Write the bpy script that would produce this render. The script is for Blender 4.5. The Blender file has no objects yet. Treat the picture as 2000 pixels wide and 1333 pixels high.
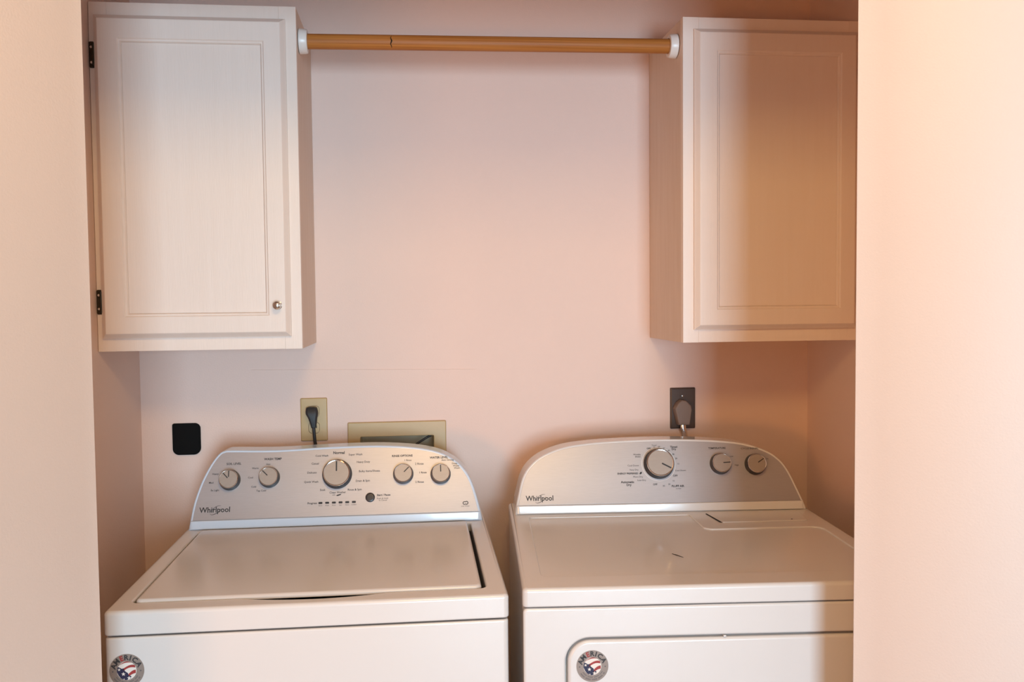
import bpy, bmesh, math, random
from mathutils import Vector, Matrix
random.seed(4)
S = bpy.context.scene
COL = S.collection
R = math.radians

# ------------------------------------------------------------------ camera
YAW, PITCH, ROLL, FPX, CZ = 0.1112, 0.0459, -0.0099, 1750.7, 1.4574
cam_d = bpy.data.cameras.new('camera'); cam = bpy.data.objects.new('camera', cam_d); COL.objects.link(cam)
fw = Vector((math.sin(YAW)*math.cos(PITCH), math.cos(YAW)*math.cos(PITCH), -math.sin(PITCH)))
rt = Vector((math.cos(YAW), -math.sin(YAW), 0)); up = rt.cross(fw)
r2 = rt*math.cos(ROLL)+up*math.sin(ROLL); u2 = -rt*math.sin(ROLL)+up*math.cos(ROLL)
cam.matrix_world = Matrix(((r2.x, u2.x, -fw.x, 0), (r2.y, u2.y, -fw.y, 0), (r2.z, u2.z, -fw.z, CZ), (0, 0, 0, 1)))
cam_d.sensor_width = 36; cam_d.lens = 36*FPX/2000; cam_d.clip_start = .02
S.camera = cam

# ------------------------------------------------------------------ light
w = bpy.data.worlds.new('world'); S.world = w; w.use_nodes = True
w.node_tree.nodes['Background'].inputs[0].default_value = (.5, .6, .75, 1)
w.node_tree.nodes['Background'].inputs[1].default_value = .2
def area(name, loc, aim, sx, sy, power, col):
    d = bpy.data.lights.new(name, 'AREA'); d.shape = 'RECTANGLE'; d.size = sx; d.size_y = sy; d.energy = power; d.color = col
    o = bpy.data.objects.new(name, d); COL.objects.link(o); o.location = loc
    o.rotation_euler = (Vector(aim)-Vector(loc)).to_track_quat('-Z', 'Y').to_euler()
    return o
area('daylight_window', (.78, -4.55, 1.05), (.78, 0, 1.05), 1.4, 1.8, 283, (.552, .795, .985))
area('warm_fill_low', (-1.7, -1.4, .9), (.2, 1.5, 1.3), .5, .5, 26.5, (1.0, .39, .09))  # added fill that warms the shaded parts; no lamp known there
area('warm_fill_high', (.1, .4, 2.38), (.1, 2.0, .8), .4, .4, 13.2, (1.0, .64, .23))  # second added warm fill, for the nook and appliance tops; no known fixture
vs = S.view_settings
S.display_settings.display_device = 'sRGB'
vs.view_transform = 'Standard'; vs.look = 'None'; vs.gamma = 1; vs.use_curve_mapping = False
vs.exposure = 0.0
S.cycles.max_bounces = 10; S.cycles.diffuse_bounces = 6; S.cycles.glossy_bounces = 4
S.cycles.use_denoising = True

# ------------------------------------------------------------------ materials
def mat(name, col, rough=.5, metal=0, spec=.5, coat=0, var=0, vscale=6, stretch=(1, 1, 1), bump=0, bscale=200, col2=None, coatrough=.05):
    m = bpy.data.materials.new(name); m.use_nodes = True; nt = m.node_tree; b = nt.nodes['Principled BSDF']
    b.inputs['Base Color'].default_value = (*col, 1); b.inputs['Roughness'].default_value = rough
    b.inputs['Metallic'].default_value = metal; b.inputs['Specular IOR Level'].default_value = spec
    b.inputs['Coat Weight'].default_value = coat; b.inputs['Coat Roughness'].default_value = coatrough
    tc = nt.nodes.new('ShaderNodeTexCoord'); mp = nt.nodes.new('ShaderNodeMapping'); mp.inputs['Scale'].default_value = stretch
    nt.links.new(tc.outputs['Object'], mp.inputs['Vector'])
    if var or col2:
        n = nt.nodes.new('ShaderNodeTexNoise'); n.inputs['Scale'].default_value = vscale; n.inputs['Detail'].default_value = 6
        n.inputs['Roughness'].default_value = .6
        nt.links.new(mp.outputs[0], n.inputs['Vector'])
        cr = nt.nodes.new('ShaderNodeValToRGB'); cr.color_ramp.elements[0].position = .32; cr.color_ramp.elements[1].position = .68
        c2 = col2 or tuple(c*(1-var) for c in col)
        cr.color_ramp.elements[0].color = (*c2, 1); cr.color_ramp.elements[1].color = (*col, 1)
        nt.links.new(n.outputs['Fac'], cr.inputs['Fac']); nt.links.new(cr.outputs['Color'], b.inputs['Base Color'])
    if bump:
        n2 = nt.nodes.new('ShaderNodeTexNoise'); n2.inputs['Scale'].default_value = bscale; n2.inputs['Detail'].default_value = 3
        nt.links.new(mp.outputs[0], n2.inputs['Vector'])
        bp = nt.nodes.new('ShaderNodeBump'); bp.inputs['Strength'].default_value = bump; bp.inputs['Distance'].default_value = .002
        nt.links.new(n2.outputs['Fac'], bp.inputs['Height']); nt.links.new(bp.outputs['Normal'], b.inputs['Normal'])
    return m
M = {
 'wall': mat('peach_wall_paint', (.81, .62, .54), .55, spec=.3, var=.025, vscale=3, bump=.18, bscale=260),
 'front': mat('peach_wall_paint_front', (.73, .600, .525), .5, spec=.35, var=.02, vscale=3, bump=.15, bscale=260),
 'ceil': mat('ceiling_paint', (.70, .55, .46), .7, var=.03, bump=.2, bscale=150),
 'floor': mat('wood_floor', (.30, .17, .09), .4, var=.4, vscale=5, stretch=(1, 8, 1)),
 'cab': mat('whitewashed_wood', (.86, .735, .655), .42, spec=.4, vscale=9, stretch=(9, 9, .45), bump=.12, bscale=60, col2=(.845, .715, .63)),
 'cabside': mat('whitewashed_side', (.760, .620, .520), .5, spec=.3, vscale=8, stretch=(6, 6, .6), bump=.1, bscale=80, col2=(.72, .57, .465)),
 'enamel': mat('white_enamel', (.715, .69, .67), .24, spec=.55, coat=.4, coatrough=.14, bump=.015, bscale=700, var=.01),
 'plastic': mat('white_plastic', (.82, .77, .72), .3, spec=.5, var=.01),
 'consolew': mat('white_console_plastic', (.80, .80, .80), .16, spec=.5, coat=.5, var=.01),
 'consoleb': mat('blue_sheen_console_plastic', (.66, .78, .93), .2, spec=.5, coat=.4, var=.01),  # white console with a bluish sheen put into its base colour
 'panel': mat('silver_panel', (.485, .462, .475), .38, metal=.55, spec=.5, var=.05, vscale=40, stretch=(1, 12, 12), bump=.02, bscale=500),
 'dark': mat('dark_plastic', (.035, .032, .033), .35, var=.1),
 'knobface': mat('knob_silver', (.40, .345, .305), .42, metal=.35, var=.05, vscale=60, stretch=(1, 10, 1)),
 'chrome': mat('chrome', (.75, .73, .70), .14, metal=1, var=.03),
 'ink': mat('black_ink', (.03, .028, .03), .6, var=.05),
 'inkgrey': mat('grey_ink', (.13, .115, .115), .6, var=.05),
 'black': mat('black_cover', (.006, .006, .006), .75, spec=.1, var=.1),
 'rubber': mat('black_rubber', (.02, .02, .022), .5, var=.1),
 'beige': mat('beige_plastic', (.53, .375, .18), .42, var=.06, vscale=25),
 'brown': mat('brown_plate', (.085, .058, .045), .32, var=.1),
 'plug': mat('brown_grey_plug', (.22, .165, .14), .55, var=.08, bump=.1, bscale=300),
 'boxin': mat('box_inside', (.78, .70, .50), .7, var=.15),
 'bronze': mat('dark_bronze', (.055, .045, .03), .35, metal=.8, var=.2, vscale=80),
 'pine': None,
 'gap': mat('gap_black', (.02, .017, .015), .8, var=.1),
 'sticker': mat('sticker_grey', (.30, .240, .205), .45, metal=.2, var=.08, vscale=80),
 'white': mat('sticker_white', (.80, .74, .68), .5, var=.03),
 'red': mat('sticker_red', (.36, .035, .03), .5, var=.1),
 'blue': mat('sticker_blue', (.018, .016, .055), .5, var=.1),
 'glass': mat('window_white', (.8, .8, .8), .4, var=.02),
}
def pine():
    m = mat('orange_pine', (.62, .27, .065), .48, spec=.3, coat=0)
    nt = m.node_tree; b = nt.nodes['Principled BSDF']
    tc = nt.nodes.new('ShaderNodeTexCoord'); mp = nt.nodes.new('ShaderNodeMapping'); mp.inputs['Scale'].default_value = (1.5, 230, 230)
    n = nt.nodes.new('ShaderNodeTexNoise'); n.inputs['Scale'].default_value = 1.6; n.inputs['Detail'].default_value = 4
    cr = nt.nodes.new('ShaderNodeValToRGB'); e = cr.color_ramp.elements
    e[0].position = .3; e[0].color = (.33, .105, .018, 1); e[1].position = .7; e[1].color = (.55, .22, .052, 1)
    nt.links.new(tc.outputs['Object'], mp.inputs[0]); nt.links.new(mp.outputs[0], n.inputs['Vector'])
    nt.links.new(n.outputs['Fac'], cr.inputs[0]); nt.links.new(cr.outputs[0], b.inputs['Base Color'])
    return m
M['pine'] = pine()

# ------------------------------------------------------------------ helpers
def link(name, me, m=None, parent=None, loc=None, wn=False, angle=40):
    o = bpy.data.objects.new(name, me); COL.objects.link(o)
    if m: me.materials.append(M[m])
    if parent: o.parent = parent
    if loc: o.location = loc
    if angle:
        me.polygons.foreach_set('use_smooth', [True]*len(me.polygons)); me.set_sharp_from_angle(angle=R(angle))
    if wn:
        md = o.modifiers.new('wn', 'WEIGHTED_NORMAL'); md.keep_sharp = True; md.weight = 100
    return o
def done(bm, name, m, parent=None, loc=None, wn=True, angle=40):
    bmesh.ops.remove_doubles(bm, verts=bm.verts, dist=1e-6)
    bmesh.ops.recalc_face_normals(bm, faces=bm.faces)
    me = bpy.data.meshes.new(name); bm.to_mesh(me); bm.free()
    return link(name, me, m, parent, loc, wn, angle)
def thing(name, label, cat, loc=(0, 0, 0), rz=0, group=None):
    o = bpy.data.objects.new(name, None); COL.objects.link(o); o.location = loc; o.rotation_euler = (0, 0, rz)
    o.empty_display_size = .05; o['label'] = label; o['category'] = cat
    if group: o['group'] = group
    return o
def structure(o): o['kind'] = 'structure'; return o
def add_box(bm, x0, x1, y0, y1, z0, z1, bev=0, seg=2):
    t = bmesh.new()
    bmesh.ops.create_cube(t, size=1, matrix=Matrix.Translation(((x0+x1)/2, (y0+y1)/2, (z0+z1)/2)) @ Matrix.Diagonal((x1-x0, y1-y0, z1-z0, 1)))
    if bev: bmesh.ops.bevel(t, geom=t.edges[:], offset=bev, segments=seg, profile=.5, affect='EDGES')
    merge(bm, t)
def merge(bm, t, mx=None):
    if mx: bmesh.ops.transform(t, matrix=mx, verts=t.verts)
    me = bpy.data.meshes.new('tmp'); t.to_mesh(me); t.free(); bm.from_mesh(me); bpy.data.meshes.remove(me)
def box(name, m, parent, x0, x1, y0, y1, z0, z1, bev=0, seg=2):
    bm = bmesh.new(); add_box(bm, x0, x1, y0, y1, z0, z1, bev, seg); return done(bm, name, m, parent)
def area2(p): return sum(p[i][0]*p[(i+1) % len(p)][1]-p[(i+1) % len(p)][0]*p[i][1] for i in range(len(p)))/2
def inset(p, d):
    # move a counter-clockwise loop inwards by d
    n = len(p); out = []
    for i in range(n):
        a = Vector(p[i-1]); b = Vector(p[i]); c = Vector(p[(i+1) % n])
        e1 = (b-a).normalized(); e2 = (c-b).normalized()
        n1 = Vector((-e1.y, e1.x)); n2 = Vector((-e2.y, e2.x)); k = 1+n1.dot(n2)
        q = b+(n1+n2)*(d/max(k, .35)); out.append((q.x, q.y))
    return out
def rrect(x0, x1, y0, y1, r, seg=6):
    rs = r if isinstance(r, (tuple, list)) else (r,)*4   # bl, br, tr, tl
    c = [(x0, y0, 1, 1, 180, rs[0]), (x1, y0, -1, 1, 270, rs[1]), (x1, y1, -1, -1, 0, rs[2]), (x0, y1, 1, -1, 90, rs[3])]
    out = []
    for x, y, sx, sy, a0, r_ in c:
        if r_ <= 1e-6: out.append((x, y)); continue
        for i in range(seg+1):
            a = R(a0+90*i/seg); out.append((x+sx*r_+r_*math.cos(a), y+sy*r_+r_*math.sin(a)))
    return out
def plate(bm, outer, h, r=0, holes=(), rh=0, seg=4, base=0, f=lambda x, y, z: (x, y, z), bottom=True, rb=0):
    """solid with outline `outer` (x,y), from height base to h; top edge rounded by r; holes through, their rims rounded by rh"""
    if area2(outer) < 0: outer = outer[::-1]
    def rings(loop, rr, sign):
        L = []
        if rb and sign > 0:
            for i in range(seg+1):
                a = math.pi/2*(1-i/seg); L.append((inset(loop, rb*(1-math.cos(a))), base+rb*(1-math.sin(a))))
        else: L.append((loop, base))
        if rr:
            for i in range(seg+1):
                a = math.pi/2*i/seg; L.append((inset(loop, sign*rr*(1-math.cos(a))), h-rr+rr*math.sin(a)))
        else: L.append((loop, h))
        return L
    tops, bots = [], []
    for k, lp in enumerate([outer]+list(holes)):
        if k and area2(lp) < 0: lp = lp[::-1]
        rg = rings(lp, r if k == 0 else rh, 1 if k == 0 else -1)
        prev = None
        for pts, z in rg:
            vs_ = [bm.verts.new(f(x, y, z)) for x, y in pts]
            if prev:
                n = len(vs_)
                for i in range(n):
                    q = (prev[i], prev[(i+1) % n], vs_[(i+1) % n], vs_[i])
                    bm.faces.new(q if k == 0 else q[::-1])
            else: bots.append(vs_)
            prev = vs_
        tops.append(prev)
    for group in ([tops, bots] if bottom else [tops]):
        if len(group) == 1:
            bm.faces.new(group[0])
        else:
            es = []
            for lp in group:
                for i in range(len(lp)):
                    e = bm.edges.get((lp[i], lp[(i+1) % len(lp)])) or bm.edges.new((lp[i], lp[(i+1) % len(lp)]))
                    es.append(e)
            bmesh.ops.triangle_fill(bm, edges=es, use_beauty=True)
def lathe(bm, prof, seg=40, mx=None, cap=True):
    t = bmesh.new(); prev = None
    for r_, z in prof:
        ring = [t.verts.new((r_*math.cos(2*math.pi*i/seg), r_*math.sin(2*math.pi*i/seg), z)) for i in range(seg)]
        if prev:
            for i in range(seg): t.faces.new((prev[i], prev[(i+1) % seg], ring[(i+1) % seg], ring[i]))
        elif cap: t.faces.new(ring[::-1])
        prev = ring
    if cap: t.faces.new(prev)
    merge(bm, t, mx)
def spline(pts, n=6):
    out = []
    P = [Vector(p) for p in pts]
    for i in range(len(P)-1):
        p0 = P[max(i-1, 0)]; p1 = P[i]; p2 = P[i+1]; p3 = P[min(i+2, len(P)-1)]
        for k in range(n):
            t = k/n
            out.append(.5*((2*p1)+(p2-p0)*t+(2*p0-5*p1+4*p2-p3)*t*t+(3*p1-p0-3*p2+p3)*t**3))
    out.append(P[-1]); return out
def tube(bm, pts, rad, seg=12, flat=1):
    P = [Vector(p) for p in pts]; prev = None
    rr = rad if isinstance(rad, (list, tuple)) else [rad]*len(P)
    for i, p in enumerate(P):
        t = (P[min(i+1, len(P)-1)]-P[max(i-1, 0)]).normalized()
        a = t.cross(Vector((0, 1, 0)) if abs(t.y) < .9 else Vector((0, 0, 1))).normalized(); b = t.cross(a)
        ring = [bm.verts.new(p+a*rr[i]*math.cos(2*math.pi*k/seg)+b*rr[i]*flat*math.sin(2*math.pi*k/seg)) for k in range(seg)]
        if prev:
            for k in range(seg): bm.faces.new((prev[k], prev[(k+1) % seg], ring[(k+1) % seg], ring[k]))
        else: bm.faces.new(ring[::-1])
        prev = ring
    bm.faces.new(prev)
_cache = {}
def text_mesh(s, size, bold=0, align='CENTER', shear=0, sx=1.0):
    key = (s, size, bold, align, shear, sx)
    if key in _cache: return _cache[key]
    c = bpy.data.curves.new('t', 'FONT'); c.body = s; c.size = size; c.align_x = align; c.align_y = 'CENTER'; c.resolution_u = 2
    c.offset = bold*size; c.shear = shear; c.fill_mode = 'FRONT'
    o = bpy.data.objects.new('t', c); COL.objects.link(o)
    dg = bpy.context.evaluated_depsgraph_get(); dg.update()
    me = bpy.data.meshes.new_from_object(o.evaluated_get(dg))
    bpy.data.objects.remove(o); bpy.data.curves.remove(c)
    V = [(v.co.x*sx, v.co.y) for v in me.vertices]; F = [tuple(p.vertices) for p in me.polygons]
    bpy.data.meshes.remove(me); _cache[key] = (V, F); return V, F
def put_text(bm, s, x, y, size, z=0, bold=.0, align='CENTER', rot=0, shear=0, sx=1.0):
    V, F = text_mesh(s, size, bold, align, shear, sx); c, sn = math.cos(rot), math.sin(rot)
    vv = [bm.verts.new((x+c*a-sn*b, y+sn*a+c*b, z)) for a, b in V]
    for f in F:
        try: bm.faces.new([vv[i] for i in f])
        except ValueError: pass
def poly(bm, pts, z=0):
    bm.faces.new([bm.verts.new((x, y, z)) for x, y in pts])
def flat(bm, name, m, parent, frame):
    # a flat print: mesh drawn in (x, s) on the plane given by frame (4x4), facing +z of it
    me = bpy.data.meshes.new(name); bmesh.ops.transform(bm, matrix=frame, verts=bm.verts); bm.to_mesh(me); bm.free()
    return link(name, me, m, parent, angle=0)

# ------------------------------------------------------------------ setting
D = 2.3805                       # back wall
AL, AR = -.6935, 1.0925          # alcove side walls
JL, JR = -.4810, .7325           # opening edges
FY0, FY1 = 1.13, 1.42            # front wall thickness
HZ, CEIL = 2.06, 2.44
BX0, BX1, BZ0, BZ1 = -.1388, .0536, .975, 1.1005   # supply box opening
bm = bmesh.new()
plate(bm, [(AL-.12, 0), (AR+.12, 0), (AR+.12, CEIL), (AL-.12, CEIL)], .14, holes=[[(BX0-.004, BZ0-.004), (BX1+.004, BZ0-.004), (BX1+.004, BZ1+.004), (BX0-.004, BZ1+.004)]],
      f=lambda x, y, z: (x, D+.14-z, y))
wb = structure(done(bm, 'wall_back', 'wall', wn=False))
structure(box('wall_left', 'wall', None, AL-.12, AL, FY1, D, 0, CEIL))
structure(box('wall_right', 'wall', None, AR, AR+.12, FY1, D, 0, CEIL))
structure(box('wall_front_top', 'front', None, JL-.0001, JR+.0001, FY1-.11, FY1, HZ, CEIL))
def front_wall(name, pts, corner_r):
    bm = bmesh.new(); plate(bm, pts, CEIL, f=lambda x, y, z: (x, y, z)); return structure(done(bm, name, 'front', angle=50))
def nose(x, sgn, k):
    # splayed return of the opening: from the front face back to a softly rounded edge at x
    r_ = .006; out = [(x+sgn*k*(FY1-FY0-.004), FY0), (x+sgn*k*.03, FY1-.03)]
    for i in range(5):
        a = R(90*i/4); out.append((x+sgn*(r_-r_*math.cos(a)), FY1-r_+r_*math.sin(a)))
    return out
XL, XR, YB = -3.0, 3.2, -4.7     # room in front of the nook
front_wall('wall_front_left', [(XL, FY1), (XL, FY0)]+nose(JL, -1, .36), 0)
front_wall('wall_front_right', [(XR, FY1), (XR, FY0)]+nose(JR, 1, 1.15), 0)
structure(box('floor', 'floor', None, XL-.1, XR+.1, YB-.1, D+.14, -.05, 0))
structure(box('ceiling', 'ceil', None, XL-.1, XR+.1, YB-.1, D+.14, CEIL, CEIL+.05))
structure(box('wall_room_left', 'front', None, XL-.1, XL, YB, FY1, 0, CEIL))
structure(box('wall_room_right', 'front', None, XR, XR+.1, YB, FY1, 0, CEIL))
structure(box('wall_room_rear', 'front', None, XL-.1, XR+.1, YB-.1, YB, 0, CEIL))
wf = bmesh.new(); plate(wf, rrect(.10, 1.60, .05, 2.05, .004), .06, r=.006, holes=[rrect(.19, .835, .14, 1.96, .002), rrect(.865, 1.51, .14, 1.96, .002)], rh=.004, f=lambda x, y, z: (x, YB+z, y))
wf = structure(done(wf, 'window_1', 'glass'))
for x in (.18, .86): box('window_pane', 'glass', wf, x, x+.66, YB+.001, YB+.012, .13, 1.97)
sb = bmesh.new()
tube(sb, [(-.4164, D, 1.2825), (-.2, D, 1.2795), (.0, D, 1.2765), (.17, D, 1.2735)], .0009, 6)
done(sb, 'tape_seam', 'wall', wb)

# ------------------------------------------------------------------ cabinets
CF, CB, CT = 2.0786, 1.351, 2.118   # face plane, bottom, top
DT = .019
def cabinet(x0, x1, hinge_side, label, knob_x=None):
    t = thing('wall_cabinet', label, 'cabinet', ((x0+x1)/2, D-.001, CB), 0)
    def L(x, y, z): return (x-(x0+x1)/2, y-D+.001, z-CB)
    def lb(bm, a, b, c, d, e, f, bev=0):
        p = L(a, c, e); q = L(b, d, f); add_box(bm, p[0], q[0], p[1], q[1], p[2], q[2], bev)
    fr = .019
    for sx in (x0, x1-.013):
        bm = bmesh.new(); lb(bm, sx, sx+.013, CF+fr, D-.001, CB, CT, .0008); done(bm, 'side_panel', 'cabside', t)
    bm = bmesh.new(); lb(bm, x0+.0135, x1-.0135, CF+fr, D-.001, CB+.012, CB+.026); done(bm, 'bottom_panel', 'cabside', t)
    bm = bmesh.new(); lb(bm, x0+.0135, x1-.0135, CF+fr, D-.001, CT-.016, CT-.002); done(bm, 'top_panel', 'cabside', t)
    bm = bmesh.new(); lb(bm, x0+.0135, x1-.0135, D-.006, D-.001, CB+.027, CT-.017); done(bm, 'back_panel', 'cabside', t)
    st = .038
    for sx in (x0, x1-st):
        bm = bmesh.new(); lb(bm, sx, sx+st, CF, CF+fr-.0004, CB, CT, .0006); done(bm, 'stile', 'cab', t)
    for z0, z1 in ((CB+.0004, CB+.045), (CT-.045, CT-.0004)):
        bm = bmesh.new(); lb(bm, x0+st+.00005, x1-st-.00005, CF, CF+fr-.0004, z0, z1, .0002); done(bm, 'rail', 'cab', t)
    # door : framed, with a stepped bead round a flat panel
    dx0, dx1, dz0, dz1 = DOOR
    dx0 += x0; dx1 += x0
    def fdoor(x, z, h): return L(x, CF-.0006-h, z)
    bm = bmesh.new()
    loops = [(0, 0), (0, .006), (.003, .0085), (.0085, .0165), (.011, .0185), (.0125, DT)]
    prev = None
    base = rrect(dx0, dx1, dz0, dz1, 0)
    g0 = rrect(dx0+.0515, dx1-.0460, dz0+.0475, dz1-.0525, 0)
    seq = [(inset(base, a), h) for a, h in loops]+[(g0, DT), (inset(g0, .0022), DT-.0028), (inset(g0, .0055), DT-.0034), (inset(g0, .0078), DT-.0075), (inset(g0, .0078), .004)]
    for pts, h in seq:
        ring = [bm.verts.new(fdoor(x, z, h)) for x, z in pts]
        if prev:
            for i in range(4): bm.faces.new((prev[i], prev[(i+1) % 4], ring[(i+1) % 4], ring[i]))
        first = ring if prev is None else first
        prev = ring
    for i in range(4): bm.faces.new((prev[i], prev[(i+1) % 4], first[(i+1) % 4], first[i]))
    door = done(bm, 'door', 'cab', t, angle=20)
    gi = inset(g0, .0081)
    bm = bmesh.new(); plate(bm, gi, DT-.0080, base=.0035, f=fdoor)
    done(bm, 'door_panel', 'cab', door)
    if knob_x:
        bm = bmesh.new()
        lathe(bm, [(.0095, 0), (.0095, .0015), (.0055, .003), (.0048, .011), (.0088, .015), (.0098, .019), (.0086, .0225), (.005, .0245), (.0012, .025)], 28,
              Matrix.Translation(L(knob_x, CF-DT-.0006, 1.4503)) @ Matrix.Rotation(R(90), 4, 'X'))
        k = done(bm, 'knob', 'chrome', door)
        k['label'] = 'round polished metal knob'
    hx = dx0-.0062 if hinge_side < 0 else dx1+.0062
    for z0, z1 in ((1.974, 2.0313), (1.434, 1.4885)):
        bm = bmesh.new()
        plate(bm, [(p[0], p[1]) for p in rrect(-.0056, .0056, 0, z1-z0, .003, 3)], .0022, r=.0006, seg=2, f=lambda x, y, z: L(hx+x, CF-.0002-z, z0+y))
        hg = done(bm, 'hinge', 'bronze', t)
        for k in range(2):
            bm = bmesh.new(); zz = z0+.012+k*(z1-z0-.024)
            lathe(bm, [(.0030, 0), (.0027, .0009), (.0012, .0013)], 14, Matrix.Translation(L(hx-.001, CF-.0022, zz)) @ Matrix.Rotation(R(90), 4, 'X'))
            done(bm, 'screw', 'chrome', hg)
        bm = bmesh.new(); tube(bm, [L(hx-.0045*hinge_side, CF-.005, z0+.004), L(hx-.0045*hinge_side, CF-.005, z1-.004)], .0032, 10); done(bm, 'barrel', 'bronze', hg)
    return t
DOOR = (.0120, .4215, 1.3800, 2.0885)
cabinet(-.6925, -.2479, -1, 'whitewashed wooden wall cabinet with round metal knob and dark hinges above the washing machine', knob_x=-.2975)
DOOR = (.0255, .4300, 1.3820, 2.0895)
cabinet(.6432, 1.0915, 1, 'shaded whitewashed wall cabinet above the dryer, no knob in view')

# ------------------------------------------------------------------ closet rod
rod = thing('closet_rod', 'orange pine closet rod in white cups spanning between the two wall cabinets', 'closet rod', (-.2470, 2.13, 2.0560))
rx, rz_ = .6422+.2470, .0075
bm = bmesh.new()
ang = math.atan2(rz_, rx); ln = math.hypot(rx, rz_)
mx = Matrix.Rotation(-ang, 4, 'Y') @ Matrix.Rotation(R(90), 4, 'Y')
lathe(bm, [(.0170, .003), (.0172, .005), (.0172, ln-.005), (.0170, ln-.003)], 36, mx)
done(bm, 'pole', 'pine', rod, wn=False)
bm = bmesh.new()
tube(bm, [(.2095+.0012*math.sin(i*1.3), -.0166*math.cos(R(-62+10*i)), .00177+.0166*math.sin(R(-62+10*i))) for i in range(12)], [.0006, .0009, .0011, .0012, .0014, .0017, .0019, .0016, .0012, .0011, .0009, .0006], 8)
o = done(bm, 'knot', 'bronze', rod); o['label'] = 'small dark knot in the wood'
for x, z, s in ((.0006, 0, 1), (rx-.0006, rz_, -1)):
    bm = bmesh.new()
    prof = [(.0285, 0), (.0285, .004), (.0278, .013), (.0262, .018), (.0225, .0190), (.0182, .0186), (.0178, .004), (.0178, 0)]
    t = bmesh.new(); prev = None
    for r_, h in prof:
        ring = [t.verts.new((r_*math.cos(2*math.pi*i/36), r_*math.sin(2*math.pi*i/36), h)) for i in range(36)]
        if prev:
            for i in range(36): t.faces.new((prev[i], prev[(i+1) % 36], ring[(i+1) % 36], ring[i]))
        prev = ring
    merge(bm, t, Matrix.Translation((x, 0, z)) @ Matrix.Rotation(R(90*s), 4, 'Y'))
    done(bm, 'end_cup', 'plastic', rod, wn=False)

# ------------------------------------------------------------------ things on the back wall
def wallf(cx, cz):   # (x, z) on the wall, height h towards the room
    return lambda x, y, h: (x, -h, y)
t = thing('power_outlet', 'beige duplex power outlet above the washing machine with a black plug in it', 'power outlet', (-.2577, D-.0002, 1.1497))
bm = bmesh.new()
holes = [rrect(-.0145, .0145, .0065, .0365, (.009,)*4, 5), rrect(-.0145, .0145, -.0365, -.0065, (.009,)*4, 5)]
plate(bm, rrect(-.0345, .0345, -.0565, .0565, .003, 3), .0058, r=.0032, holes=holes, seg=3, f=wallf(0, 0))
done(bm, 'cover_plate', 'beige', t)
for zc in (.0215, -.0215):
    bm = bmesh.new(); plate(bm, rrect(-.0137, .0137, zc-.0142, zc+.0142, .0088, 5), .0066, r=.0006, seg=2, f=wallf(0, 0)); rc = done(bm, 'receptacle', 'beige', t)
    for x in (-.006, .006):
        bm = bmesh.new(); add_box(bm, x-.0011, x+.0011, -.0069, -.0066, zc-.001, zc+.0065); done(bm, 'slot', 'gap', rc, wn=False)
    bm = bmesh.new(); lathe(bm, [(.0024, 0), (.0024, .0003)], 12, Matrix.Translation((0, -.0066, zc-.007)) @ Matrix.Rotation(R(90), 4, 'X'))
    done(bm, 'ground_hole', 'gap', rc, wn=False)
bm = bmesh.new(); lathe(bm, [(.0032, 0), (.0028, .0010), (.001, .0014)], 14, Matrix.Translation((0, -.0058, 0)) @ Matrix.Rotation(R(90), 4, 'X')); done(bm, 'screw', 'beige', t)

def ploft(bm, secs):
    prev = None
    for z, hx, y0, y1, cx in secs:
        rr = rrect(cx-hx, cx+hx, -y1, -y0, min(hx, (y1-y0)/2)*.55, 4)
        ring = [bm.verts.new((x, y, z)) for x, y in rr]
        if prev:
            for i in range(len(ring)): bm.faces.new((prev[i], prev[(i+1) % len(ring)], ring[(i+1) % len(ring)], ring[i]))
        else: bm.faces.new(ring[::-1])
        prev = ring
    bm.faces.new(prev)
t = thing('dryer_outlet', 'dark brown dryer outlet plate on the wall above the dryer', 'power outlet', (.7340, D-.0002, 1.1567))
bm = bmesh.new(); plate(bm, rrect(-.0350, .0350, -.0562, .0562, .0025, 3), .0065, r=.0035, seg=3, holes=[rrect(-.0180, .0180, -.018, .018, .0175, 8)], f=wallf(0, 0)); done(bm, 'cover_plate', 'brown', t)
bm = bmesh.new(); lathe(bm, [(.0172, 0), (.0172, .0075), (.0166, .008)], 32, Matrix.Translation((0, 0, 0)) @ Matrix.Rotation(R(90), 4, 'X')); done(bm, 'receptacle', 'brown', t)
for z in (.0335, -.0455):
    bm = bmesh.new(); lathe(bm, [(.0026, 0), (.0022, .0009), (.001, .0012)], 12, Matrix.Translation((-.001, -.0065, z)) @ Matrix.Rotation(R(90), 4, 'X'))
    done(bm, 'screw', 'chrome', t)
t = thing('supply_box', 'beige washer supply box set in the wall behind the washing machine', 'supply box', ((BX0+BX1)/2, D-.0002, BZ0))
X0 = (BX0+BX1)/2
bm = bmesh.new(); plate(bm, rrect(-.1714-X0, .0867-X0, .945-BZ0, 1.1392-BZ0, .003, 3), .008, r=.003, seg=3, holes=[rrect(BX0-X0, BX1-X0, 0, BZ1-BZ0, .003, 3)], rh=.002, f=wallf(0, 0)); done(bm, 'frame', 'beige', t)
bm = bmesh.new()
hw, hh, dp, th = (BX1-BX0)/2, BZ1-BZ0, .085, .003
add_box(bm, -hw-th, hw+th, dp, dp+th, -th, hh+th); add_box(bm, -hw-th, -hw, .0005, dp, -th, hh+th); add_box(bm, hw, hw+th, .0005, dp, -th, hh+th)
add_box(bm, -hw, hw, .0005, dp, -th, 0); add_box(bm, -hw, hw, .0005, dp, hh, hh+th)
done(bm, 'housing', 'boxin', t, wn=False)
for k, x in enumerate((-.045, .035)):
    bm = bmesh.new(); lathe(bm, [(.014, 0), (.014, .03), (.010, .032), (.010, .045), (.016, .046), (.016, .058)], 18, Matrix.Translation((x, .045, .0002))); done(bm, 'valve', 'bronze', t)
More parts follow.
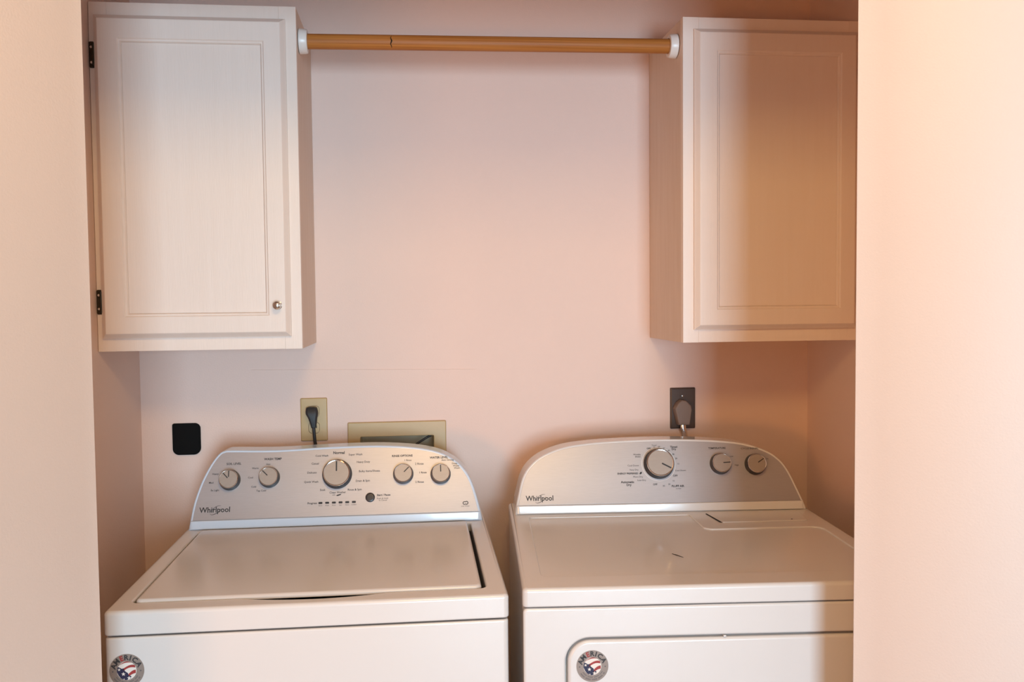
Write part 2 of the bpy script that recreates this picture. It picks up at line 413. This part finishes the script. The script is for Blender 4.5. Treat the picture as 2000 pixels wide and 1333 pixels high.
bm = bmesh.new(); tube(bm, spline([(.090, .006, .1240), (.078, .004, .1185), (.062, .002, .1090), (.047, 0, .1000), (.030, -.004, .088), (.010, -.015, .06), (.004, -.032, .0), (.004, -.036, -.2)], 5), .0030, 12); hz = done(bm, 'hose', 'rubber', t); hz['label'] = 'thin black hose slanting into the box'

t = thing('wall_cover', 'small matt black rounded square cover on the wall left of the washing machine console', 'wall cover', (-.5815, D-.0002, 1.1065))
bm = bmesh.new(); plate(bm, rrect(-.0348, .0352, -.0405, .0412, (.016, .017, .014, .005), 6), .006, r=.0015, seg=2, f=wallf(0, 0)); done(bm, 'cover_plate', 'black', t)

# ------------------------------------------------------------------ appliances
TILT = R(20)
def panel_frame(y0, z0, h=0):
    # maps (x, s, n) of the tilted console face into appliance space
    return Matrix(((1, 0, 0, 0), (0, math.sin(TILT), -math.cos(TILT), y0-math.cos(TILT)*h), (0, math.cos(TILT), math.sin(TILT), z0+math.sin(TILT)*h), (0, 0, 0, 1)))
def knob(parent, F, x, s, r, ang, name='knob', twin=False):
    mx = F @ Matrix.Translation((x, s, 0))
    bm = bmesh.new(); h = .021 if r < .03 else .024
    lathe(bm, [(r, .0015), (r, .004), (r*.97, .006), (r*.93, h-.003), (r*.90, h-.001), (r*.86, h)], 44, mx); k = done(bm, name, 'dark', parent, wn=False)
    bm = bmesh.new(); t = bmesh.new(); prev = None
    for rr, z in [(r*.905, h-.0018), (r*.89, h+.0002), (r*.855, h+.0010), (r*.82, h+.0006), (r*.82, h-.001)]:
        ring = [t.verts.new((rr*math.cos(2*math.pi*i/44), rr*math.sin(2*math.pi*i/44), z)) for i in range(44)]
        if prev:
            for i in range(44): t.faces.new((prev[i], prev[(i+1) % 44], ring[(i+1) % 44], ring[i]))
        prev = ring
    merge(bm, t, mx); done(bm, 'knob_ring', 'chrome', k, wn=False)
    bm = bmesh.new(); lathe(bm, [(r*.815, h-.0006), (r*.815, h+.0003)], 44, mx); done(bm, 'knob_face', 'knobface', k)
    bm = bmesh.new()
    for a in ([ang] if not twin else [ang, 0]):
        add_t = bmesh.new(); add_box(add_t, -r*.045, r*.045, r*(.12 if a == ang else .2), r*.79, h+.0004, h+.0009)
        merge(bm, add_t, mx @ Matrix.Rotation(-a, 4, 'Z'))
    done(bm, 'pointer', 'ink', k, wn=False)
def console(parent, outline, y0, z0, yback, strip, cm='consolew'):
    if area2(outline) < 0: outline = outline[::-1]
    F = panel_frame(y0, z0); st, ct = math.sin(TILT), math.cos(TILT)
    n = len(outline); r = .005
    bm = bmesh.new(); prev = None; rings = []
    def P(x, s, h): return (x, y0+s*st-ct*h, z0+s*ct+st*h)
    secs = []
    for i in range(5):
        a = math.pi/2*(1-i/4); secs.append((inset(outline, r*(1-math.cos(a))), r*math.sin(a)-r))
    secs = secs[::1]
    # front (inset) -> rim -> straight back
    order = [(inset(outline, r*(1-math.cos(math.pi/2*(1-i/4)))), -r+r*math.sin(math.pi/2*(1-i/4))) for i in range(5)]
    for pts, h in order:
        ring = [bm.verts.new(P(x, s, h)) for x, s in pts]
        if prev:
            for i in range(n): bm.faces.new((prev[i], prev[(i+1) % n], ring[(i+1) % n], ring[i]))
        else: bm.faces.new(ring)
        prev = ring
    ring = [bm.verts.new((x, yback, max(z0+.0005, z0+s*ct-.004))) for x, s in outline]
    for i in range(n): bm.faces.new((prev[i], prev[(i+1) % n], ring[(i+1) % n], ring[i]))
    bm.faces.new(ring[::-1])
    hs = done(bm, 'console_housing', cm, parent)
    # silver panel
    ins = inset(outline, .0062)
    xs0 = min(p[0] for p in ins); xs1 = max(p[0] for p in ins)
    pp = [p for p in ins if p[1] > strip+.002]
    # close along the strip line
    def xat(side):
        best = [p for p in ins if (p[0] < (xs0+xs1)/2) == (side < 0)]
        best.sort(key=lambda p: abs(p[1]-strip)); a, b = best[0], best[1]
        t_ = (strip-a[1])/(b[1]-a[1]) if abs(b[1]-a[1]) > 1e-6 else 0
        return a[0]+(b[0]-a[0])*t_
    pp = sorted(pp, key=lambda p: 0) 
    # outline is ccw: bottom-right ... top ... bottom-left
    k = [i for i, p in enumerate(ins) if p[1] > strip+.002]
    start = next(i for i in k if (i-1) % n not in k)
    run = []; i = start
    while i in k and len(run) < n: run.append(ins[i]); i = (i+1) % n
    pp = [(xat(-1), strip), (xat(1), strip)]+run
    bm = bmesh.new(); plate(bm, pp, .0012, r=.0005, seg=2, f=lambda x, y, z: tuple(F @ Vector((x, y, z+.0001)))); 
    pn = done(bm, 'control_panel', 'panel', parent, angle=25)
    # bright lower moulding
    bm = bmesh.new(); prev = None
    xl, xr = xat(-1)-.004, xat(1)+.004
    prof = [(.0005, -.004), (.0005, .0010), (.0012, .0019), (.0022, .0024), (strip-.0042, .0060), (strip-.0030, .0060), (strip-.0018, .0050), (strip-.0008, .0030), (strip-.0002, .0002)]
    prof = [(s, h) for s, h in prof]
    for x, sc in ((xl, .55), (xl+.002, .9), (xl+.006, 1), (xr-.006, 1), (xr-.002, .9), (xr, .55)):
        ring = [bm.verts.new(F @ Vector((x, s, h*sc if h > 0 else h))) for s, h in prof]
        if prev:
            for j in range(len(ring)-1): bm.faces.new((prev[j], prev[j+1], ring[j+1], ring[j]))
        else: bm.faces.new(ring)
        prev = ring
    bm.faces.new(prev[::-1])
    done(bm, 'console_trim', cm, parent)
    return F, pn
def logo(F, pn, x0, s0, wid):
    # word with a tilted swirl round the middle letters
    V, _ = text_mesh('Whirlpool', .0175, .016, 'LEFT'); ww = max(v[0] for v in V); k = wid/ww
    bm = bmesh.new(); put_text(bm, 'Whirlpool', x0, s0, .0175, 0, .016, 'LEFT', sx=k)
    cx, cy = x0+wid*.535, s0-.0005
    def swirl(a0, a1, w0):
        pts = []
        for i in range(25):
            a = R(a0+(a1-a0)*i/24); e = Vector((.0150*math.cos(a), .0068*math.sin(a))); q = R(36)
            pts.append(Vector((cx+e.x*math.cos(q)-e.y*math.sin(q), cy+e.x*math.sin(q)+e.y*math.cos(q))))
        for i in range(24):
            d = (pts[i+1]-pts[i]).normalized(); nn = Vector((-d.y, d.x)); f0 = w0*(.35+.65*math.sin(math.pi*i/24)); f1 = w0*(.35+.65*math.sin(math.pi*(i+1)/24))
            poly(bm, [tuple(pts[i]-nn*f0), tuple(pts[i+1]-nn*f1), tuple(pts[i+1]+nn*f1), tuple(pts[i]+nn*f0)])
    swirl(10, 140, .0005); swirl(170, 330, .0006)
    flat(bm, 'brand_lettering', 'ink', pn, F @ Matrix.Translation((0, 0, .0018)))
def sticker(parent, x, z, r, y):
    # round sticker on a front face: (a, b) plane = x, z
    F = Matrix(((1, 0, 0, x), (0, 0, -1, y), (0, 1, 0, z), (0, 0, 0, 1)))
    bm = bmesh.new(); plate(bm, [(r*math.cos(2*math.pi*i/48), r*math.sin(2*math.pi*i/48)) for i in range(48)], .0005, f=lambda a, b, h: tuple(F @ Vector((a, b, h))))
    st = done(bm, 'round_sticker', 'sticker', parent); st['label'] = 'round grey sticker with flag emblem and the word AMERICA'
    T = lambda h: F @ Matrix.Translation((0, 0, h))
    for s, m in (('A M RICA', 'ink'), ('E', 'red')):
        bm = bmesh.new()
        word = 'AMERICA'
        for i, ch in enumerate(word):
            if (ch == 'E') != (m == 'red'): continue
            a = R(90+(69, 45, 21, 1, -17, -37, -63)[i]); put_text(bm, ch, r*.775*math.cos(a), r*.775*math.sin(a), r*.42, 0, .035, rot=a-math.pi/2)
        flat(bm, 'lettering', m, st, T(.0007))
    bm = bmesh.new()
    for rad, n_, h_ in ((.66, 22, .07), (.80, 26, .09)):
        for i in range(n_):
            if i % 6 == 5: continue
            a = R(212+116*i/(n_-1)); a2 = a+R(116/(n_-1)*.62)
            poly(bm, [(r*rad*math.cos(a), r*rad*math.sin(a)), (r*(rad+h_)*math.cos(a), r*(rad+h_)*math.sin(a)), (r*(rad+h_)*math.cos(a2), r*(rad+h_)*math.sin(a2)), (r*rad*math.cos(a2), r*rad*math.sin(a2))][::-1])
    for a in (R(182), R(-2)):
        poly(bm, [(r*.8*math.cos(a)+r*.05*math.cos(q*math.pi/4), r*.8*math.sin(a)+r*.05*math.sin(q*math.pi/4)) for q in range(8)])
    flat(bm, 'small_print', 'inkgrey', st, T(.0007))
    ri = r*.56
    bm = bmesh.new(); poly(bm, [(ri*math.cos(2*math.pi*i/40), ri*math.sin(2*math.pi*i/40)) for i in range(40)]); em = flat(bm, 'emblem', 'white', st, T(.0007))
    def clip(p):
        l = math.hypot(*p); return p if l <= ri else (p[0]*ri/l, p[1]*ri/l)
    bm = bmesh.new()
    def band(pts0, pts1):
        n_ = len(pts0)
        for i in range(n_-1):
            q = [clip(pts0[i]), clip(pts0[i+1]), clip(pts1[i+1]), clip(pts1[i])]
            if len({(round(a_, 6), round(b_, 6)) for a_, b_ in q}) < 3: continue
            try: bm.faces.new([bm.verts.new((a_, b_, 0)) for a_, b_ in q])
            except ValueError: pass
    def arc(x0, y0, x1, y1, bulge, n_=10):
        out = []
        for i in range(n_+1):
            t_ = i/n_; out.append((r*(x0+(x1-x0)*t_), r*(y0+(y1-y0)*t_+bulge*math.sin(math.pi*t_*.9))))
        return out
    band(arc(-.45, .33, .34, .44, .10), arc(-.50, .30, .30, .50, .14))
    band(arc(-.24, -.04, .50, .13, .13), arc(-.16, .16, .54, .29, .11))
    band(arc(.06, -.40, .52, -.18, .06), arc(.10, -.20, .52, .02, .07))
    flat(bm, 'stripe', 'red', em, T(.0009))
    bm = bmesh.new()
    poly(bm, [clip((r*a, r*b)) for a, b in [(-.50, .26), (-.42, .22), (-.28, .13), (-.16, .16), (-.10, -.02), (.06, -.14), (.10, -.26), (.26, -.34), (.22, -.48), (.10, -.52), (-.04, -.60), (-.20, -.56), (-.34, -.44), (-.46, -.28), (-.56, -.06), (-.56, .10)]])
    flat(bm, 'canton', 'blue', em, T(.0009))
    bm = bmesh.new()
    for cx, cy, q in ((-.43, .08, .10), (-.19, -.19, .13), (.13, -.44, .13), (-.16, -.50, .05)):
        poly(bm, [(r*(cx+(q if i % 2 == 0 else q*.42)*math.cos(R(90+36*i))), r*(cy+(q if i % 2 == 0 else q*.42)*math.sin(R(90+36*i)))) for i in range(10)])
    flat(bm, 'star', 'white', em, T(.0011))
def side_shell(parent, w_, d_, z1, name='body', front=True):
    pass

# ---- washing machine
WW, WD, WZ = .699, .684, .930
wash = thing('washing_machine', 'white top loading washing machine with five knobs under the left cabinet', 'washing machine', (-.5331, 1.579, 0), -.0066)
bm = bmesh.new(); plate(bm, rrect(.001, WW-.001, .001, WD, (.010, .010, .004, .004), 5), .884, r=.004, base=.03, seg=3); done(bm, 'body', 'enamel', wash)
for x in (.05, WW-.05):
    for y in (.05, WD-.06):
        bm = bmesh.new(); lathe(bm, [(.02, 0), (.022, .004), (.022, .012), (.008, .014), (.008, .032)], 18, Matrix.Translation((x, y, 0))); done(bm, 'foot', 'rubber', wash)
bm = bmesh.new(); add_box(bm, .010, WW-.010, .012, WD-.01, .8842, .8872); done(bm, 'deck_gap_shade', 'gap', wash)  # black slab in the gap under the deck, standing in for its shade
bm = bmesh.new()
LX0, LX1, LY0, LY1 = .0350, .6610, .0440, .5340
hole = rrect(LX0, LX1, LY0, LY1, (.014, .014, .010, .010), 5)
# finger scoop in the front rim of the opening
i0 = min(range(len(hole)), key=lambda i: (hole[i][1], -abs(hole[i][0]-.05)))
bl = [p for p in hole]
scoop = [(.222+.26*i/14, LY0-.0180*math.sin(math.pi*i/14)**.8) for i in range(15)]
# insert after the bottom-left corner (indices 0..5)
hole = bl[:6]+scoop+bl[6:]
plate(bm, rrect(0, WW, 0, WD, (.010, .010, .006, .006), 5), WZ, r=.0075, base=.8874, holes=[hole], rh=.0045, seg=5, rb=.003)
done(bm, 'top_deck', 'enamel', wash)
bm = bmesh.new(); plate(bm, rrect(LX0-.003, LX1+.003, LY0-.020, LY1+.002, .005), .9100, base=.890); done(bm, 'lid_well', 'gap', wash)  # black sheet under the lid, its colour stands for the shade there
bm = bmesh.new()
plate(bm, rrect(LX0+.0045, LX1-.0075, LY0+.0008, LY1-.003, (.012, .012, .008, .008), 5), WZ+.0048, r=.0070, base=.9265, seg=5)
lid = done(bm, 'lid', 'enamel', wash)
bm = bmesh.new(); plate(bm, rrect(.215, .489, LY0-.0205, LY0+.010, .004), .9165, base=.9102); done(bm, 'finger_scoop', 'enamel', wash)
WO = [(.0077, .0), (.0095, .018), (.0158, .0613), (.0294, .1087), (.0483, .1506), (.0660, .1765), (.0800, .1850), (.1000, .1862), (.2018, .1838), (.3227, .1880), (.4400, .1888), (.5300, .1820), (.5900, .1685), (.6300, .1470), (.6520, .1240), (.6680, .0950), (.6802, .0551), (.6885, .018), (.6912, .0)]
wo2 = [tuple(p) for p in spline(WO, 4)]
F, pn = console(wash, wo2, .548, WZ+.0006, .682, .0215, 'consoleb')
r_s = .0245
knob(wash, F, .0968, .1135, r_s, R(-42), twin=True); knob(wash, F, .1880, .1170, r_s, R(-45)); knob(wash, F, .3465, .1200, .0352, 0)
knob(wash, F, .5035, .1158, r_s, R(45)); knob(wash, F, .5932, .1130, r_s, 0)
bm = bmesh.new(); lathe(bm, [(.0112, .0008), (.0112, .003), (.0100, .0042), (.006, .0046)], 30, F @ Matrix.Translation((.4246, .0622, 0))); done(bm, 'start_button', 'dark', wash)
for i in range(6):
    bm = bmesh.new(); plate(bm, rrect(.3081+i*.01565-.0046, .3081+i*.01565+.0046, .0505, .0552, .0015, 3), .0019, f=lambda x, y, z: tuple(F @ Vector((x, y, z)))); done(bm, 'indicator_light', 'ink', wash)
logo(F, pn, .0305, .0445, .0695)
bm = bmesh.new(); T = .0070
for s, x, y, k, b, al in [
  ('SOIL LEVEL', .1040, .1520, T, .02, 'CENTER'), ('Heavy', .0700, .1290, T*.85, .01, 'RIGHT'), ('Med', .0590, .1085, T*.85, .01, 'RIGHT'), ('Ex Light', .0730, .0905, T*.85, .01, 'RIGHT'),
  ('WASH TEMP', .1945, .1610, T*1.05, .03, 'CENTER'), ('Hot', .1840, .1488, T*.85, .01, 'CENTER'), ('Warm', .1620, .1400, T*.85, .01, 'RIGHT'), ('Cool', .1500, .1180, T*.85, .01, 'RIGHT'), ('Cold', .1580, .0960, T*.85, .01, 'RIGHT'), ('Tap Cold', .1810, .0862, T*.85, .01, 'RIGHT'),
  ('Normal', .3500, .1718, T*1.25, .03, 'CENTER'), ('Cold Wash', .3250, .1655, T*.95, .01, 'RIGHT'), ('Casual', .3030, .1470, T*.95, .01, 'RIGHT'), ('Delicate', .2980, .1255, T*.95, .01, 'RIGHT'), ('Quick Wash', .3025, .1035, T*.95, .01, 'RIGHT'), ('Soak', .3190, .0835, T*.95, .01, 'RIGHT'),
  ('Clean Washer', .3480, .0765, T*.95, .01, 'CENTER'), ('Super Wash', .3730, .1665, T*.95, .01, 'LEFT'), ('Heavy Duty', .3920, .1480, T*.95, .01, 'LEFT'), ('Bulky Items/Sheets', .3975, .1255, T*.95, .01, 'LEFT'), ('Drain & Spin', .3900, .1025, T*.95, .01, 'LEFT'), ('Rinse & Spin', .3715, .0820, T*.95, .01, 'LEFT'),
  ('RINSE OPTIONS', .5015, .1600, T*1.0, .03, 'CENTER'), ('1 Rinse', .5060, .1490, T*.85, .01, 'LEFT'), ('2 Rinse', .5320, .1395, T*1.0, .01, 'LEFT'), ('1 Rinse', .5410, .1180, T*.9, .02, 'LEFT'), ('2 Rinse', .5320, .0955, T*1.0, .01, 'LEFT'),
  ('WATER LEVEL', .5900, .1535, T*1.0, .03, 'CENTER'), ('Auto Sensing', .5960, .1470, T*.8, .01, 'LEFT'), ('Deep', .6210, .1380, T*.85, .01, 'LEFT'), ('Water', .6235, .1322, T*.85, .01, 'LEFT'), ('Wash', .6260, .1265, T*.85, .01, 'LEFT'),
  ('Start / Pause', .4405, .0670, T*.9, .03, 'LEFT'), ('Push & Hold', .4405, .0590, T*.75, 0, 'LEFT'), ('to Cancel', .4450, .0545, T*.7, 0, 'LEFT'),
  ('Progress', .3000, .0528, T*.9, .02, 'RIGHT'), ('with', .3390, .0708, T*.6, 0, 'CENTER')]:
    put_text(bm, s, x, y, k, 0, b, al)
for i, s in enumerate(('Sense', 'Wash', 'Rinse', 'Spin', 'Done', 'Locked')): put_text(bm, s, .3081+i*.01565, .0466, T*.55, 0, 0)
poly(bm, [(.3440, .0695), (.3475, .0680), (.3545, .0700), (.3570, .0722), (.3535, .0725), (.3480, .0712)])
for cx, cy, q, a0, a1 in ((.6488, .0415, .0042, 40, 300), (.6540, .0418, .0044, 210, 500)):
    for i in range(14):
        a = R(a0+(a1-a0)*i/14); a2 = R(a0+(a1-a0)*(i+1)/14)
        poly(bm, [(cx+q*math.cos(a), cy+q*math.sin(a)), (cx+q*math.cos(a2), cy+q*math.sin(a2)), (cx+.6*q*math.cos(a2), cy+.6*q*math.sin(a2)), (cx+.6*q*math.cos(a), cy+.6*q*math.sin(a))])
put_text(bm, 'Low Water', .6510, .0342, T*.62, 0, 0)
o = flat(bm, 'printed_lettering', 'ink', pn, F @ Matrix.Translation((0, 0, .0018))); o['kind'] = 'stuff'
sticker(wash, .0372, .8265, .0290, .0006)

# ---- dryer
DW, DD, DZ = .737, .690, .936
dry = thing('dryer', 'white clothes dryer with three knobs under the right cabinet', 'dryer', (.191, 1.5824, 0), -.0715)
bm = bmesh.new(); plate(bm, rrect(.001, DW-.001, .022, DD, (.004, .004, .004, .004), 3), .8980, r=.002, base=.03, seg=2); done(bm, 'body', 'enamel', dry)
for x in (.05, DW-.05):
    for y in (.06, DD-.06):
        bm = bmesh.new(); lathe(bm, [(.02, 0), (.022, .004), (.022, .012), (.008, .014), (.008, .032)], 18, Matrix.Translation((x, y, 0))); done(bm, 'foot', 'rubber', dry)
bm = bmesh.new(); DX0, DX1, DZ0, DZ1 = .0770, .6620, .290, .8425
plate(bm, rrect(.001, DW-.001, .03, .8990, (.004, .004, .008, .008), 4), .0200, r=.005, holes=[rrect(DX0, DX1, DZ0, DZ1, .045, 10)], rh=.004, seg=4, f=lambda x, y, z: (x, .0215-z, y))
done(bm, 'front_panel', 'enamel', dry)
bm = bmesh.new(); plate(bm, rrect(DX0+.0045, DX1-.0045, DZ0+.0045, DZ1-.0048, .041, 10), .0195, r=.0065, seg=5, base=.001, f=lambda x, y, z: (x, .0212-z, y)); door = done(bm, 'door', 'enamel', dry)
box('door_catch', 'enamel', dry, .367, .372, .0012, .012, .8385, .8415, .0006)
bm = bmesh.new(); add_box(bm, .008, DW-.008, .010, DD-.01, .8991, .9012); done(bm, 'deck_gap_shade', 'gap', dry)  # black slab again, the shade of the gap line put into its colour
bm = bmesh.new()
notch = [(.0400, .0700), (.7000, .0700), (.7000, .3980), (.4470, .3920), (.4330, .4050), (.4300, .5330), (.0440, .5330)]
def roundpoly(p, rad, seg=5):
    out = []
    n_ = len(p)
    for i in range(n_):
        a, b, c = Vector(p[i-1]), Vector(p[i]), Vector(p[(i+1) % n_]); rr = rad[i]
        d1 = (a-b).normalized(); d2 = (c-b).normalized(); p1 = b+d1*rr; p2 = b+d2*rr
        for k in range(seg+1):
            t_ = k/seg; q = p1*(1-t_)**2+b*2*t_*(1-t_)+p2*t_*t_; out.append((q.x, q.y))
    return out
notch = roundpoly(notch, [.02, .02, .03, .006, .006, .008, .01])
plate(bm, rrect(0, DW, 0, DD, (.010, .010, .006, .006), 5), DZ, r=.0075, base=.9014, holes=[notch], rh=.0028, seg=5, rb=.003)
done(bm, 'top_deck', 'enamel', dry)
bm = bmesh.new(); plate(bm, rrect(.03, DW-.03, .06, .545, .004), DZ-.0030, base=.925); done(bm, 'top_inset', 'enamel', dry)
bm = bmesh.new(); plate(bm, roundpoly([(.4884, .4440), (.6900, .4480), (.7000, .5300), (.4724, .5300)], [.003, .005, .004, .003]), DZ+.0022, r=.0015, base=DZ+.0002, seg=2); done(bm, 'lint_cover', 'enamel', dry)
bm = bmesh.new(); plate(bm, roundpoly([(.4820, .4480), (.4870, .4440), (.4730, .5300), (.4700, .5300)], [.0006]*4), DZ+.0012, base=DZ+.0002); done(bm, 'cover_gap', 'gap', dry)
bm = bmesh.new(); lathe(bm, [(.0022, 0), (.0018, .001)], 10, Matrix.Translation((.655, .4560, DZ+.0023))); done(bm, 'screw', 'inkgrey', dry)
bm = bmesh.new(); tube(bm, [(.3185, .2108, DZ-.0026), (.326, .199, DZ-.0024), (.3355, .1837, DZ-.0026)], [.0006, .0011, .0005], 6); o = done(bm, 'scratch', 'ink', dry); o['label'] = 'short dark scratch'
DO = [(.0118, 0), (.0135, .018), (.0185, .0420), (.0310, .0883), (.0508, .1196), (.0833, .1445), (.1350, .1641), (.1993, .1735), (.2700, .1780), (.3700, .1805), (.4700, .1785), (.5475, .1730), (.5985, .1640), (.6450, .1470), (.6760, .1240), (.6950, .0950), (.7090, .0600), (.7240, .018), (.7290, 0)]
do2 = [tuple(p) for p in spline(DO, 4)]
F, pn = console(dry, do2, .5588, DZ+.0006, .688, .0215)
knob(dry, F, .3700, .1170, .0375, R(118)); knob(dry, F, .5240, .1145, .0262, R(87)); knob(dry, F, .6110, .1120, .0262, R(57))
logo(F, pn, .0385, .0375, .0670)
bm = bmesh.new()
for s, x, y, k, b, al in [
  ('Wrinkle', .3270, .1415, T*.8, .01, 'RIGHT'), ('Shield', .3260, .1360, T*.8, .01, 'RIGHT'), ('OFF', .3480, .1560, T*.8, .03, 'CENTER'), ('Timed', .3620, .1640, T*.7, .0, 'CENTER'), ('70', .3620, .1590, T*.7, 0, 'CENTER'), ('60', .3740, .1600, T*.75, .01, 'CENTER'), ('50', .3860, .1560, T*.75, .01, 'CENTER'), ('40', .3980, .1500, T*.75, .01, 'CENTER'),
  ('Timed', .4110, .1590, T*1.0, .03, 'CENTER'), ('Dry', .4110, .1535, T*1.0, .03, 'CENTER'), ('30', .4085, .1405, T*.75, .02, 'CENTER'), ('20', .4150, .1300, T*.75, .02, 'CENTER'), ('10', .4190, .1165, T*.75, .0, 'CENTER'),
  ('Cool Down', .4100, .1000, T*.8, .0, 'LEFT'), ('OFF', .4095, .0870, T*.95, .02, 'CENTER'), ('10', .4040, .0745, T*.8, 0, 'CENTER'), ('20', .3930, .0665, T*.8, 0, 'CENTER'), ('30', .3790, .0625, T*.8, 0, 'CENTER'), ('OFF', .3580, .0665, T*.9, .02, 'CENTER'), ('FLUFF AIR', .4140, .0615, T*1.0, .03, 'CENTER'), ('no heat', .4150, .0555, T*.6, 0, 'CENTER'),
  ('Cool Down', .3210, .1140, T*.85, 0, 'RIGHT'), ('Very Dry', .3190, .1035, T*.85, 0, 'RIGHT'), ('ENERGY PREFERRED', .3180, .0945, T*.82, .03, 'RIGHT'), ('More Dry', .3290, .0860, T*.85, 0, 'RIGHT'), ('Less Dry', .3360, .0775, T*.85, 0, 'RIGHT'), ('Automatic', .2900, .0735, T*1.1, .03, 'CENTER'), ('Dry', .2930, .0665, T*1.1, .03, 'CENTER'),
  ('TEMPERATURE', .5195, .1540, T*.95, .02, 'CENTER'), ('Low', .5500, .1330, T*.7, 0, 'LEFT'), ('High', .5600, .1110, T*.8, 0, 'LEFT'),
  ('CYCLE SIGNAL', .6020, .1520, T*.95, .0, 'CENTER'), ('On', .6400, .1255, T*.7, 0, 'LEFT')]:
    put_text(bm, s, x, y, k, 0, b, al)
poly(bm, [(.3205, .0930), (.3225, .0972), (.3270, .0985), (.3268, .0945), (.3235, .0922)])
o = flat(bm, 'printed_lettering', 'ink', pn, F @ Matrix.Translation((0, 0, .0018))); o['kind'] = 'stuff'
bm = bmesh.new(); t_ = bmesh.new()
for i in range(64):
    a, a2 = 2*math.pi*i/64, 2*math.pi*(i+1)/64
    poly(bm, [(.37+.0425*math.cos(a), .117+.0425*math.sin(a)), (.37+.0425*math.cos(a2), .117+.0425*math.sin(a2)), (.37+.0415*math.cos(a2), .117+.0415*math.sin(a2)), (.37+.0415*math.cos(a), .117+.0415*math.sin(a))])
t_.free(); flat(bm, 'dial_ring', 'white', pn, F @ Matrix.Translation((0, 0, .0018)))
sticker(dry, .1262, .7905, .0292, .0016)

# ---- power cords (parts of the machines, plugged into the wall)
def local(bm, root, loc):
    mw = Matrix.Translation(root.location) @ Matrix.Rotation(root.rotation_euler.z, 4, 'Z')
    bmesh.ops.transform(bm, matrix=mw.inverted() @ Matrix.Translation(loc), verts=bm.verts)
PL = (-.2577, D-.0075, 1.1497)
bm = bmesh.new(); tube(bm, spline([(.001, -.0185, -.0165), (.0018, -.0185, -.03), (.0035, -.017, -.055), (.006, -.015, -.075), (.012, -.014, -.16), (.02, -.014, -.6)], 5), .0042, 12)
local(bm, wash, PL); cd = done(bm, 'power_cord', 'rubber', wash); cd['label'] = 'black power cord plugged into the beige outlet'
bm = bmesh.new()
ploft(bm, [(.0345, .009, .002, .016, -.0045), (.0325, .0135, .0005, .020, -.0042), (.024, .0155, 0, .024, -.0036), (.017, .0155, 0, .026, -.003), (.006, .0112, .004, .027, -.001), (-.006, .0085, .008, .026, .0005), (-.0175, .0062, .012, .025, .001), (-.0185, .005, .013, .024, .001)])
local(bm, wash, PL); done(bm, 'plug', 'rubber', cd)
PD = (.7340, D-.0085, 1.1567)
bm = bmesh.new(); tube(bm, spline([(-.0045, -.014, -.0428), (-.0040, -.015, -.055), (-.0005, -.016, -.072), (.002, -.017, -.16), (.002, -.017, -.55)], 5), .0075, 14, flat=.5)
local(bm, dry, PD); cd = done(bm, 'power_cord', 'chrome', dry); cd['label'] = 'flat silvery dryer cord'
bm = bmesh.new()
sh = [(-.0205, .0175), (-.0105, .0245), (.0010, .0228), (.0140, .0090), (.0165, -.0020), (.0105, -.0430), (-.0200, -.0430), (-.0300, .0015)]
plate(bm, sh, .027, r=.0035, seg=3, f=wallf(0, 0))
local(bm, dry, PD); pl = done(bm, 'plug', 'plug', cd); pl['label'] = 'brown grey angled dryer plug'
